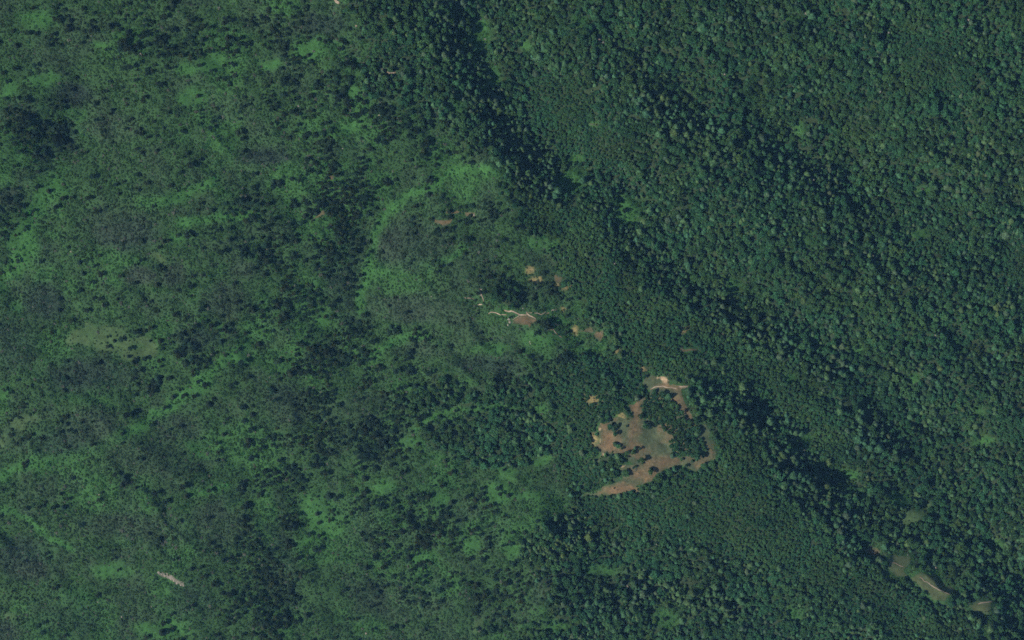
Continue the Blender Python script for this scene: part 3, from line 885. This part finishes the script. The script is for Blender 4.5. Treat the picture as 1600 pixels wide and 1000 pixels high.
# ------------------------------------------------------------------ plants
# trees that stand free on the scrub, read off 4x enlarged views: x, y, radius in the enlargement
FREE = {
    (0, 0): [(785, 290, 50), (865, 290, 30), (810, 215, 30), (1000, 255, 40), (1045, 300, 25), (690, 165, 22), (585, 190, 30), (820, 420, 25), (1015, 530, 25), (1430, 240, 25),
             (1475, 325, 20), (1410, 130, 30), (1545, 280, 25), (1270, 250, 20), (875, 825, 32), (790, 808, 16), (1145, 820, 18), (1025, 798, 15), (1500, 830, 28), (1520, 870, 20),
             (170, 760, 45), (290, 775, 30), (375, 880, 45), (380, 820, 35), (225, 840, 35), (385, 780, 30), (350, 120, 25), (440, 130, 18), (430, 180, 30), (330, 220, 20),
             (1090, 340, 16), (1240, 600, 16), (600, 750, 16), (650, 620, 15), (700, 690, 20), (1320, 800, 20), (1330, 760, 15), (985, 940, 15), (890, 955, 15), (860, 930, 14),
             (290, 965, 25), (230, 970, 30), (460, 930, 20), (1035, 105, 25), (1080, 20, 25), (720, 370, 15), (100, 430, 20), (105, 285, 20)],
    (400, 0): [(440, 260, 22), (245, 365, 22), (360, 405, 14), (575, 395, 25), (615, 420, 25), (185, 295, 18), (385, 525, 30), (520, 610, 28), (555, 695, 20), (690, 590, 20),
               (795, 590, 18), (715, 518, 18), (590, 522, 18), (260, 715, 20), (680, 640, 25), (725, 695, 22), (540, 255, 20), (650, 240, 20), (330, 345, 18), (445, 770, 20),
               (150, 800, 20), (565, 485, 15), (270, 780, 18), (1190, 605, 18)],
    (0, 250): [(1195, 35, 28), (360, 293, 24), (400, 240, 22), (1330, 315, 15), (1510, 260, 28), (1520, 595, 28), (1180, 475, 28), (1395, 575, 25), (500, 820, 20), (520, 710, 18),
               (640, 715, 28), (885, 628, 16), (870, 190, 14), (1110, 178, 14), (725, 155, 18), (745, 212, 14), (775, 135, 14), (585, 105, 25), (310, 195, 20), (1210, 725, 18),
               (1200, 790, 22), (985, 780, 20), (1100, 965, 22), (660, 905, 20), (735, 870, 14), (945, 885, 16), (1385, 975, 18), (1570, 940, 30), (1025, 510, 20), (1055, 505, 15),
               (1000, 545, 18), (500, 640, 18), (600, 660, 18), (850, 655, 14), (1440, 500, 20), (1415, 880, 14), (375, 870, 15), (370, 940, 18), (130, 290, 18), (105, 470, 15)],
    (0, 500): [(1140, 92, 28), (1220, 40, 25), (1085, 98, 15), (1005, 130, 20), (1025, 155, 12), (1070, 145, 15), (940, 130, 12), (945, 50, 20), (910, 70, 18), (718, 130, 14),
               (678, 165, 16), (605, 270, 22), (835, 265, 22), (860, 320, 28), (915, 240, 25), (805, 228, 14), (850, 240, 14), (1000, 255, 18), (1010, 290, 12), (960, 300, 12),
               (1540, 82, 20), (1385, 135, 18), (1440, 25, 20), (1515, 265, 28), (1205, 270, 18), (1210, 320, 18), (1130, 200, 40), (980, 380, 40), (950, 430, 40), (1060, 365, 22),
               (860, 400, 15), (840, 370, 15), (1245, 385, 18), (1085, 480, 20), (1040, 545, 20), (1220, 475, 22), (1310, 525, 25), (1130, 435, 15), (1375, 355, 9), (800, 590, 28),
               (690, 560, 15), (1520, 545, 25), (1580, 590, 20), (1530, 630, 22), (1575, 685, 25), (1400, 715, 20), (1550, 770, 35), (1370, 825, 22), (1580, 860, 25), (890, 870, 20),
               (580, 780, 18), (765, 770, 14), (765, 710, 14), (160, 895, 22), (725, 965, 20), (780, 985, 25), (1265, 740, 16), (435, 690, 20), (420, 650, 20), (1410, 60, 30),
               (1330, 35, 22), (1340, 85, 15), (1500, 180, 14), (1410, 220, 14), (1340, 210, 16)],
    (400, 250): [(405, 280, 35), (365, 330, 30), (240, 275, 35), (240, 495, 35), (520, 450, 35), (310, 350, 20), (130, 150, 40), (80, 275, 20), (1080, 215, 22), (1090, 125, 30),
                 (820, 140, 30), (1170, 215, 18), (870, 860, 16), (830, 912, 18), (495, 890, 20), (250, 865, 16), (140, 905, 20), (290, 860, 18), (660, 720, 20), (35, 890, 15),
                 (180, 980, 35), (1210, 655, 18), (1155, 665, 15), (1305, 585, 15), (40, 600, 30), (240, 600, 30)],
    (400, 500): [(720, 388, 25), (880, 475, 22), (815, 465, 20), (770, 300, 30), (880, 318, 28), (970, 320, 30), (940, 415, 20), (1000, 410, 20), (1080, 330, 25), (945, 660, 22),
                 (220, 335, 28), (320, 325, 25), (405, 250, 16), (245, 290, 30), (20, 150, 20), (895, 548, 20), (720, 640, 40), (800, 780, 40), (790, 680, 25), (690, 690, 25),
                 (585, 665, 18), (960, 205, 25), (880, 70, 30), (735, 135, 25), (845, 42, 16), (1020, 610, 25), (920, 950, 25), (670, 925, 25), (830, 860, 22), (850, 905, 20),
                 (1200, 640, 20), (1250, 620, 20), (1330, 600, 20), (1185, 880, 22), (1220, 955, 25), (1550, 935, 12), (685, 990, 25), (380, 900, 35), (240, 930, 35), (470, 830, 30),
                 (440, 960, 22), (405, 468, 14), (1015, 775, 15), (1135, 795, 18)],
    (400, 750): [(1425, 125, 20), (1422, 85, 18), (1420, 50, 20), (1330, 100, 22), (1375, 125, 18), (1165, 35, 20), (1530, 85, 20), (1580, 95, 22), (1350, 175, 22), (680, 80, 25),
                 (460, 100, 25), (510, 110, 25), (630, 180, 18), (675, 130, 15), (960, 110, 25), (1020, 115, 20), (1225, 140, 22), (870, 260, 25), (960, 200, 20), (920, 325, 20),
                 (1150, 345, 25), (1075, 400, 25), (680, 372, 20), (1340, 490, 22), (1420, 490, 22), (960, 480, 22), (1055, 510, 20), (795, 545, 20), (690, 550, 20), (860, 600, 20),
                 (775, 600, 20), (1055, 600, 18), (640, 695, 20), (550, 690, 20), (770, 700, 22), (910, 735, 20), (965, 765, 18), (1040, 785, 20), (1440, 570, 16), (1500, 580, 18),
                 (1380, 650, 18), (235, 290, 35), (210, 400, 35), (385, 430, 28), (400, 345, 18), (180, 850, 35), (255, 880, 25), (90, 800, 25), (60, 900, 40), (320, 845, 22),
                 (1240, 440, 22), (495, 215, 14), (385, 210, 18), (465, 250, 20), (855, 920, 20), (915, 915, 18), (20, 760, 25), (30, 840, 25), (1370, 720, 18), (1070, 720, 18),
                 (340, 565, 18)],
    (0, 750): [(930, 335, 18), (990, 375, 26), (710, 438, 12), (380, 85, 14), (260, 165, 18), (340, 170, 22), (400, 170, 20), (1040, 135, 25), (975, 80, 22), (850, 50, 14),
               (890, 35, 12), (780, 20, 30), (1150, 40, 25), (1170, 100, 25), (1520, 250, 35), (1540, 160, 30), (1350, 420, 18), (1030, 890, 25), (1020, 950, 25), (920, 980, 20),
               (1350, 650, 30), (1440, 710, 25), (1200, 555, 18), (1290, 600, 16), (1460, 480, 22), (1400, 500, 22), (1190, 790, 18), (1590, 730, 20), (1510, 30, 30)],
    (800, 500): [(640, 680, 26), (655, 660, 18), (720, 662, 12), (650, 775, 20), (690, 800, 13), (800, 802, 14), (830, 640, 14), (860, 668, 22), 
                 (870, 930, 18), (1130, 880, 13), (1090, 910, 15), (1240, 690, 9), (700, 950, 18), (760, 922, 13), (640, 1050, 8), (215, 28, 40), (325, 240, 40), (280, 250, 22), (375, 245, 22), (450, 215, 22)],
}


def grid_scatter(spacing, seed, jitter=.9):
    r = np.random.default_rng(seed)
    nx, ny = int((U1 - U0) / spacing), int((V1 - V0) / (spacing * .866))
    i, j = np.meshgrid(np.arange(nx), np.arange(ny))
    u = U0 + (i + .5 * (j % 2) + r.uniform(-.5, .5, i.shape) * jitter) * spacing
    v = V0 + (j + r.uniform(-.5, .5, i.shape) * jitter) * spacing * .866
    return u.ravel(), v.ravel(), r


# free-standing trees: (u, v, crown radius, height, conifer?, tint)
free = []
for (x0, y0), lst in FREE.items():
    for (x, y, r_) in lst:
        u, v, rad = x0 + x / 4, y0 + y / 4, r_ / 4.0
        k = 1 if r_ <= 28 else (3 if r_ <= 35 else 4)
        for q in range(k):
            an = 2 * math.pi * q / k + random.random()
            off = 0 if k == 1 else rad * .5
            cr = (rad * .82 if k == 1 else rad * .52) * random.uniform(.92, 1.08)
            # the blob in the picture is crown plus shadow: the crown stands a little toward the sun
            free.append((u - cr * .18 + off * math.cos(an), v + cr * .06 + off * math.sin(an), max(1.6, cr)))
free = np.array(free)
fu, fv, fr = free.T
near_free = np.zeros(GU.shape)
for a, b, c in free:
    w = window(a - c, b - c, a + c, b + c, 3)
    near_free[w] = np.maximum(near_free[w], 1.0 * (np.hypot(GU[w] - a, GV[w] - b) < c * .9))

plants = {}                        # kind -> dict of arrays
VAR = 0.5


def tint_of(base, u, v, r, spread=.28, seed=51, wave=60, hue=.10):
    k = 1 + (fbm(u, v, wave, seed) - .5) * 1.0 + r.normal(0, spread, len(u))
    t = np.array(base)[None, :] * np.clip(k, .45, 2.0)[:, None]
    h = r.normal(0, hue, len(u)) + (fbm(u, v, 34, seed + 20) - .5) * .55
    h = np.maximum(h, -.14)
    t[:, 0] *= 1 + h * 1.5
    t[:, 2] *= 1 - h
    return np.clip(t, .004, .6)


# tall conifers
u, v, r = grid_scatter(7.4, 401, 1.25)
f, c, tl = sample(FOREST, u, v), sample(CONIFER, u, v), sample(TALL, u, v)
keep = (r.random(len(u)) < f * c * sstep(.25, .5, fbm(u, v, 26, 55)) * .98) & (sample(near_free, u, v) < .3)
u, v, tl = u[keep], v[keep], tl[keep]
sz = np.clip(r.lognormal(-.03, .30, len(u)), .5, 1.9) * (.58 + .85 * fbm(u, v, 28, 56)) * (1 + .12 * tl)
hs = sz * (.56 + .30 * tl) * r.uniform(.85, 1.15, len(u))
tint = tint_of((.055, .124, .055), u, v, r, .17, 51, 60, .07)
grey = r.random(len(u)) < .10 + .25 * sstep(.55, .7, fbm(u, v, 70, 38))
tint[grey] = tint[grey] * .6 + np.array((.066, .085, .068)) * .5
plants["conifer"] = [u, v, sz, hs, tint]
# hardwood canopy
u, v, r = grid_scatter(4.0, 402, 1.2)
f, c = sample(FOREST, u, v), sample(CONIFER, u, v)
fn = sample(FINE, u, v)
keep = (r.random(len(u)) < f * (1 - .25 * c) * (.62 + .38 * fn)) & (sample(near_free, u, v) < .3)
u, v, fn = u[keep], v[keep], fn[keep]
sz = np.clip(np.exp(r.normal(0, 1, len(u)) * (.34 - .16 * fn)), .45, 2.0) * (.70 + .38 * fbm(u, v, 24, 63)) * (1 - .22 * fn)
gr = sample(GROVE_M, u, v)
tint = tint_of((.048, .130, .050), u, v, r, .17, 52, 45, .07)
plants["hardwood"] = [u, v, sz, sz * r.uniform(.75, 1.2, len(u)) * (1 + .45 * gr * (u < 900) + .2 * gr + .25 * sample(CONIFER, u, v) - .1 * fn), tint * (1 - .35 * gr * (u < 900))[:, None]]
# loose dark trees
u, v, r = grid_scatter(7.0, 403)
f, s = sample(FOREST, u, v), sample(SCATTER, u, v)
keep = (r.random(len(u)) < s * (1 - f)) & (sample(near_free, u, v) < .3)
u, v = u[keep], v[keep]
sz = np.clip(r.lognormal(-.05, .25, len(u)), .45, 1.4) * .95
plants["loose"] = [u, v, sz, sz * r.uniform(.7, 1.1, len(u)), tint_of((.026, .056, .028), u, v, r, .25, 53)]
# shrubs
u, v, r = grid_scatter(3.1, 404, 1.2)
f, s = sample(FOREST, u, v), sample(SHRUB, u, v)
keep = r.random(len(u)) < s * (1 - f) * (.55 + .55 * fbm(u, v, 22, 57))
u, v = u[keep], v[keep]
sz = np.clip(r.lognormal(.05, .36, len(u)), .45, 2.4) * 1.05
t0 = sample(COVER, u, v) * 1.15
k = np.clip(1 + (fbm(u, v, 16, 58, 3) - .5) * 1.3 + r.normal(0, .15, len(u)), .4, 2.2)
tint = t0 * k[:, None]
tint[:, 0] *= 1 + r.normal(0, .12, len(u))
pale = r.random(len(u)) < .035
tint[pale] = np.array((.13, .15, .115)) * r.uniform(.6, 1.2, pale.sum())[:, None]
plants["shrub"] = [u, v, sz, sz * r.uniform(.4, .85, len(u)), np.clip(tint, .01, .5)]
# small weeds and tufts of the open ground
u, v, r = grid_scatter(3.2, 405, 1.2)
keep = (r.random(len(u)) < sample(OPEN, u, v) * (1 - sample(PATH_M, u, v)) * .10 * sstep(.45, .6, fbm(u, v, 18, 59)) * 2) & (sample(OPEN, u, v) > .8)
u, v = u[keep], v[keep]
sz = r.uniform(.25, .6, len(u))
weed = [u, v, sz, sz * .8, tint_of((.06, .10, .045), u, v, r)]
plants["shrub"] = [np.concatenate([a, b]) for a, b in zip(plants["shrub"], weed)]

LANDMARKS = [(175, 528, 80, "by the broad olive meadow in the scrub"), (45, 655, 45, "by the small olive glade in the scrub"), (267, 905, 70, "near the pale stony scar"),
             (313, 600, 45, "around the bright green hollow below the olive meadow"), (95, 205, 60, "in the dark western gully"), (30, 370, 60, "along the bright western gully strip"),
             (290, 680, 60, "by the narrow bright gully strip in grey scrub"), (606, 110, 70, "near the pale curved track scar"), (710, 340, 60, "near the orange soil strips on the dome"),
             (505, 330, 60, "near the orange soil spot west of the dome"), (590, 400, 60, "along the bright bracken curve ringing the dome"), (820, 495, 60, "around the brown knoll where pale paths meet"),
             (985, 690, 75, "in the brown ridge-top clearing"), (1060, 680, 50, "in the wedge-shaped grove inside the brown clearing"), (890, 282, 40, "beside the bright glade in the dark gully"),
             (985, 330, 45, "beside the smooth green glade under the dark gully"), (1440, 905, 110, "beside the chain of brown meadows with a trail"), (1405, 790, 50, "around the green glade above the trail meadows"),
             (1200, 680, 90, "on the shaded bank beyond the brown clearing"), (1000, 420, 120, "on the long smooth slope above the main gully"), (780, 200, 130, "in the dark main gully"),
             (780, 765, 60, "around the bright green glade below the wooded patch"), (760, 680, 70, "in the wooded patch above the green glade"), (900, 850, 60, "along the short dark gully below the clearing"),
             (640, 840, 110, "in the bushy slope below the wooded patch"), (420, 880, 110, "in the dark wood east of the stony scar"), (600, 650, 110, "on the slope under the grey scrub belt"),
             (480, 680, 90, "between the bright gully strip and the wooded slope"), (1150, 220, 150, "along the second dark gully"), (1087, 115, 60, "near the pale rocks in the eastern forest"),
             (450, 150, 130, "in the bushy slope west of the curved track scar"), (300, 130, 110, "on the bright bracken slope"), (400, 450, 110, "in the scattered wood west of the dome"),
             (200, 365, 90, "by the flat grey-brown heath"), (250, 250, 110, "on the shrubby slope above the grey-brown heath"), (70, 470, 90, "in the dark scrub under the western gully"),
             (100, 60, 120, "in the leafy slope above the western gully"), (150, 820, 150, "in the low scrub with pale boulders"),
             (1478, 100, 70, "in the smooth green patch of the upper eastern slope"), (1264, 372, 60, "beside the small green gap under the second gully"), (1436, 368, 70, "beside the twin green gaps on the eastern slope"),
             (1338, 548, 60, "around the tiny glade in the eastern forest"), (1533, 690, 70, "by the pale grassy sliver in the eastern forest"), (1250, 640, 50, "on the sunlit spur between the two shaded banks"),
             (1060, 830, 80, "in the even forest below the brown clearing"), (1040, 960, 80, "around the grassy hollows of the lower forest"), (1220, 930, 80, "on the wooded slope under the trail meadows"),
             (900, 170, 70, "on the even spur between the two dark gullies"), (1070, 300, 70, "in the bowl between the two dark gullies"), (1130, 420, 70, "on the slope facing the long smooth ridge"),
             (1400, 250, 90, "on the broad slope past the second gully"), (1350, 120, 90, "on the high slope past the pale rocks"), (1540, 500, 90, "on the far eastern forest shoulder"), (1420, 640, 80, "in the dim hollow past the sunlit spur")]
LM = np.array([(a, b, c) for a, b, c, _ in LANDMARKS], float)


def where(u, v):
    d = np.hypot(LM[:, 0] - u, LM[:, 1] - v) / LM[:, 2]
    k = int(d.argmin())
    if d[k] < 1.6:
        return LANDMARKS[k][3]
    if u > 1150:
        return "in the open eastern forest slope" if v < 480 else "in the forest between main gully and trail meadows"
    if v > 760:
        return "in the even forest below the brown clearing"
    return "in the mixed slope between dome and forest"


def size_word(rad, a, b):
    return "large" if rad > b else ("small" if rad < a else "mid-sized")


def add_tree(name, meshes, u, v, sxy, sz_, tint, label, cat, group, rot):
    root = bpy.data.objects.new(name, None)
    root.empty_display_size = 1.0
    root.location = place(u, v)
    root.rotation_euler = (0, 0, rot)
    root.scale = (sxy, sxy, sz_)
    link(root)
    tag(root, label, cat, group)
    link(bpy.data.objects.new("trunk", meshes[0]), root)
    cr = link(bpy.data.objects.new("crown", meshes[1]), root)
    cr["tint"] = [float(x) for x in tint] + [1.0]
    return root


# --- individual free-standing trees
ft = tint_of((.022, .046, .026), fu, fv, rng, .22, 54)
for i in range(len(fu)):
    con = (i % 3 == 0) and fr[i] < 5.5
    ms = CONIFERS[i % 6] if con else HARDWOODS[i % 6]
    sxy = fr[i] / 3.4
    inclear = 910 < fu[i] < 1130 and 580 < fv[i] < 780
    tt = np.array((.034, .075, .038)) if inclear else ft[i]
    szz = sxy * (random.uniform(.45, .6) if con else random.uniform(.85, 1.15))
    word = size_word(fr[i], 3.4, 5.0)
    add_tree("pointed_tree" if con else "round_tree", ms, fu[i], fv[i], sxy, szz, tt,
             f"{word} dark {'pointed' if con else 'round-crowned'} free-standing tree {where(fu[i], fv[i])}", "tree", "dark trees standing free", random.random() * 6.28)


# --- the largest of each forest kind as individuals, the rest as one mass
def split_off(key, count, lo=6, hi=1594, lv=6, hv=994):
    u, v, s, h, t = plants[key]
    inside = (u > lo) & (u < hi) & (v > lv) & (v < hv)
    order = np.argsort(-(s * inside))[:count]
    rest = np.ones(len(u), bool)
    rest[order] = False
    plants[key] = [a[rest] for a in (u, v, s, h, t)]
    return [a[order] for a in (u, v, s, h, t)]


for key, name, kinds, desc, grp, cnt in [("conifer", "conifer_tree", CONIFERS, "conifer", "tall conifers of the forest", 300),
                                         ("hardwood", "hardwood_tree", HARDWOODS, "leafy canopy tree", "broadleaf trees of the canopy", 300)]:
    u, v, s, h, t = split_off(key, cnt)
    for i in range(len(u)):
        sw = size_word(h[i], *np.percentile(h, [33, 66]))
        w_ = "grey-green" if t[i][2] > t[i][1] * .62 else ("pale green" if t[i].sum() > .21 else "dark green")
        add_tree(name, kinds[i % 6], u[i], v[i], s[i], h[i], t[i], f"{sw} {w_} {desc} {where(u[i], v[i])}", "tree", grp, random.random() * 6.28)
u, v, s, h, t = split_off("shrub", 300)
for i in range(len(u)):
    o = link(bpy.data.objects.new("shrub", BUSHES[i % 6][2]))
    o.location = place(u[i], v[i])
    o.rotation_euler = (0, 0, random.random() * 6.28)
    o.scale = (s[i], s[i], h[i])
    o["tint"] = [float(x) for x in t[i]] + [1.0]
    w_ = "pale grey" if t[i][0] > .1 else ("bright green" if t[i][1] > .09 else "dull green")
    tag(o, f"{w_} rounded shrub {where(u[i], v[i])}", "shrub", "big shrubs of the scrub")

# --- everything past the individuals: one mass per kind, instanced on points


def proto_collection(name, meshes):
    col = bpy.data.collections.new(name)
    for i, mtri in enumerate(meshes):
        col.objects.link(bpy.data.objects.new(f"{name}_{i}", mtri[2]))
    return col


def scatter_object(name, data, col, nvar, label, cat, seed):
    u, v, s, h, t = data
    r = np.random.default_rng(seed)
    m_ = len(u)
    me = bpy.data.meshes.new(name)
    me.vertices.add(m_)
    me.vertices.foreach_set("co", place(u, v).astype(np.float32).ravel())
    a = me.attributes.new("plant_scale", 'FLOAT_VECTOR', 'POINT')
    a.data.foreach_set("vector", np.stack([s * r.uniform(.78, 1.25, m_), s * r.uniform(.78, 1.25, m_), h], 1).astype(np.float32).ravel())
    a = me.attributes.new("plant_rotation", 'FLOAT_VECTOR', 'POINT')
    a.data.foreach_set("vector", np.stack([r.normal(0, .04, m_), r.normal(0, .04, m_), r.uniform(0, 6.28, m_)], 1).astype(np.float32).ravel())
    a = me.attributes.new("variant", 'INT', 'POINT')
    a.data.foreach_set("value", r.integers(0, nvar, m_).astype(np.int32))
    a = me.attributes.new("tint", 'FLOAT_COLOR', 'POINT')
    a.data.foreach_set("color", np.concatenate([t, np.ones((m_, 1))], 1).astype(np.float32).ravel())
    o = link(bpy.data.objects.new(name, me))
    g = bpy.data.node_groups.new(name + "_nodes", 'GeometryNodeTree')
    g.interface.new_socket("Geometry", in_out='INPUT', socket_type='NodeSocketGeometry')
    g.interface.new_socket("Geometry", in_out='OUTPUT', socket_type='NodeSocketGeometry')
    gi, go = g.nodes.new("NodeGroupInput"), g.nodes.new("NodeGroupOutput")
    ci = g.nodes.new("GeometryNodeCollectionInfo")
    ci.inputs["Collection"].default_value = col
    ci.inputs["Separate Children"].default_value = True
    ci.inputs["Reset Children"].default_value = True
    ip = g.nodes.new("GeometryNodeInstanceOnPoints")
    ip.inputs["Pick Instance"].default_value = True

    def named(nm, ty):
        k = g.nodes.new("GeometryNodeInputNamedAttribute")
        k.data_type = ty
        k.inputs["Name"].default_value = nm
        return k.outputs["Attribute"]
    er = g.nodes.new("FunctionNodeEulerToRotation")
    g.links.new(named("plant_rotation", 'FLOAT_VECTOR'), er.inputs[0])
    g.links.new(gi.outputs[0], ip.inputs["Points"])
    g.links.new(ci.outputs[0], ip.inputs["Instance"])
    g.links.new(named("variant", 'INT'), ip.inputs["Instance Index"])
    g.links.new(er.outputs[0], ip.inputs["Rotation"])
    g.links.new(named("plant_scale", 'FLOAT_VECTOR'), ip.inputs["Scale"])
    g.links.new(ip.outputs[0], go.inputs[0])
    md = o.modifiers.new("scatter", 'NODES')
    md.node_group = g
    tag(o, label, cat, None, "stuff")
    return o


C_CON, C_HARD, C_BUSH = proto_collection("conifer_kinds", CONIFERS), proto_collection("hardwood_kinds", HARDWOODS), proto_collection("bush_kinds", BUSHES)
scatter_object("conifer_forest", plants["conifer"], C_CON, 6, "mass of grey-green conifers covering the eastern slopes", "forest", 1)
scatter_object("hardwood_forest", plants["hardwood"], C_HARD, 6, "even fine-textured green hardwood canopy on the ridge slopes", "forest", 2)
scatter_object("scattered_woods", plants["loose"], C_HARD, 6, "loose dark woodland thickening among the western scrub", "woods", 3)
scatter_object("scrub", plants["shrub"], C_BUSH, 6, "low mottled green and grey scrub on the western slopes", "scrub", 4)

# ------------------------------------------------------------------ pale dead trees and rocks (the small light specks)


def snag_mesh(seed):
    r = np.random.default_rng(seed)
    V, F = [], []
    tube(V, F, (0, 0, -.6), (r.normal() * .5, r.normal() * .5, 12), .38, .10, 6)
    for i in range(16):
        an, z = r.uniform(0, 6.28), r.uniform(4, 12)
        L = 3.2 * (1 - (z - 4) / 11) * r.uniform(.6, 1.2)
        tube(V, F, (0, 0, z), (L * math.cos(an), L * math.sin(an), z + r.uniform(-.2, .9)), .14, .05, 4)
    return mesh_from("snag", V, F, [M_DEAD])


def rock_mesh(seed):
    import bmesh
    r = np.random.default_rng(seed)
    bm = bmesh.new()
    bmesh.ops.create_icosphere(bm, subdivisions=2, radius=1.0)
    dirs = r.normal(size=(7, 3))
    for vt in bm.verts:
        c = np.array(vt.co)
        k = 1 + .16 * sum(math.sin(2.2 * c @ d) for d in dirs) / 2
        vt.co = Vector(c * k * np.array((1, .8, .55)))
    me = bpy.data.meshes.new("rock")
    bm.to_mesh(me)
    bm.free()
    me.materials.append(M_ROCK)
    return me


SNAGS = [snag_mesh(700 + i) for i in range(3)]
ROCKS = [rock_mesh(720 + i) for i in range(4)]
SNAG_AT = [(1114, 95), (1131, 117), (942, 67), (936, 62), (1387, 52), (1374, 144), (1512, 32), (1504, 42), (1379, 297), (1291, 427), (1363, 400), (1290, 340), (1269, 345), (1270, 282),
           (1573, 450), (1285, 592), (1357, 800), (1460, 524), (1325, 803), (980, 915), (1572, 818), (1550, 290), (960, 412), (221, 85), (1258, 22), (758, 62), (1173, 198), (1150, 205), (1025, 850)]
for i, (u, v) in enumerate(SNAG_AT):
    o = link(bpy.data.objects.new("dead_tree", SNAGS[i % 3]))
    o.location = place(u, v)
    o.rotation_euler = (0, 0, i * 1.7)
    o.scale = (1.0, 1.0, 1.25)
    tag(o, f"bleached bare dead tree {where(u, v)}", "dead tree", "bleached dead trees")
ROCK_AT = [(1087, 114, 3.6), (1089, 110, 2.4), (1085, 118, 2.2), (248, 894, 2.6), (253, 897, 2.2), (258, 900, 2.8), (263, 901, 2.2), (267, 905, 2.6), (272, 907, 3.0), (277, 911, 3.0),
           (283, 914, 2.6), (287, 915, 2.0), (268, 900, 1.8), (261, 896, 1.6), (55, 478, 2.6), (52, 479, 1.8), (111, 393, 2.0), (168, 951, 2.0), (152, 941, 1.6), (190, 964, 1.8), (236, 948, 1.5), (150, 760, 1.6), (741, 336, 2.0), (155, 773, 1.5),
           (795, 499, 2.6), (796, 503, 2.8), (794, 507, 2.0), (744, 718, 2.0), (681, 728, 1.6), (572, 990, 2.2), (592, 180, 1.8), (466, 166, 2.0), (1462, 887, 2.0), (979, 916, 2.4), (1375, 52, 2.0), (828, 534, 1.6), (829, 537, 1.5), (716, 461, 1.8), (674, 463, 1.2), (752, 452, 1.8), (751, 461, 1.5), (817, 482, 1.4), (535, 232, 1.4)]
for i, (u, v, s) in enumerate(ROCK_AT):
    o = link(bpy.data.objects.new("boulder", ROCKS[i % 4]))
    o.location = place(u, v, .1)
    o.rotation_euler = (0, 0, i * 2.1)
    o.scale = (s * .8, s * .8, s * .6)
    tag(o, f"{'large' if s > 2.5 else 'small'} pale boulder {where(u, v)}", "boulder", "pale boulders")

# ------------------------------------------------------------------ the air between camera and ground
zlo, zhi = float(HEIGHT.min()) - 1.5, CAM_H + 40.0
ext = 9000.0
hv = [(x * ext, y * ext, z) for z in (zlo, zhi) for x, y in ((-1, -1), (1, -1), (1, 1), (-1, 1))]
hf = [(3, 2, 1, 0), (4, 5, 6, 7), (0, 1, 5, 4), (1, 2, 6, 5), (2, 3, 7, 6), (3, 0, 4, 7)]
mh = bpy.data.materials.new("haze")
mh.use_nodes = True
th = mh.node_tree
th.nodes.clear()
pv = th.nodes.new("ShaderNodeVolumePrincipled")
pv.inputs["Color"].default_value = (*HAZE_COLOR, 1)
pv.inputs["Absorption Color"].default_value = (1, 1, 1, 1)
pv.inputs["Density"].default_value = HAZE_DENSITY
ho = th.nodes.new("ShaderNodeOutputMaterial")
th.links.new(pv.outputs[0], ho.inputs["Volume"])
haze = link(bpy.data.objects.new("haze", mesh_from("haze", hv, hf, [mh])))
tag(haze, "thin blue summer haze in the air over the hills", "haze", None, "stuff")
print("COUNTS", {k: len(a[0]) for k, a in plants.items()}, len(free), HEIGHT.min(), HEIGHT.max())
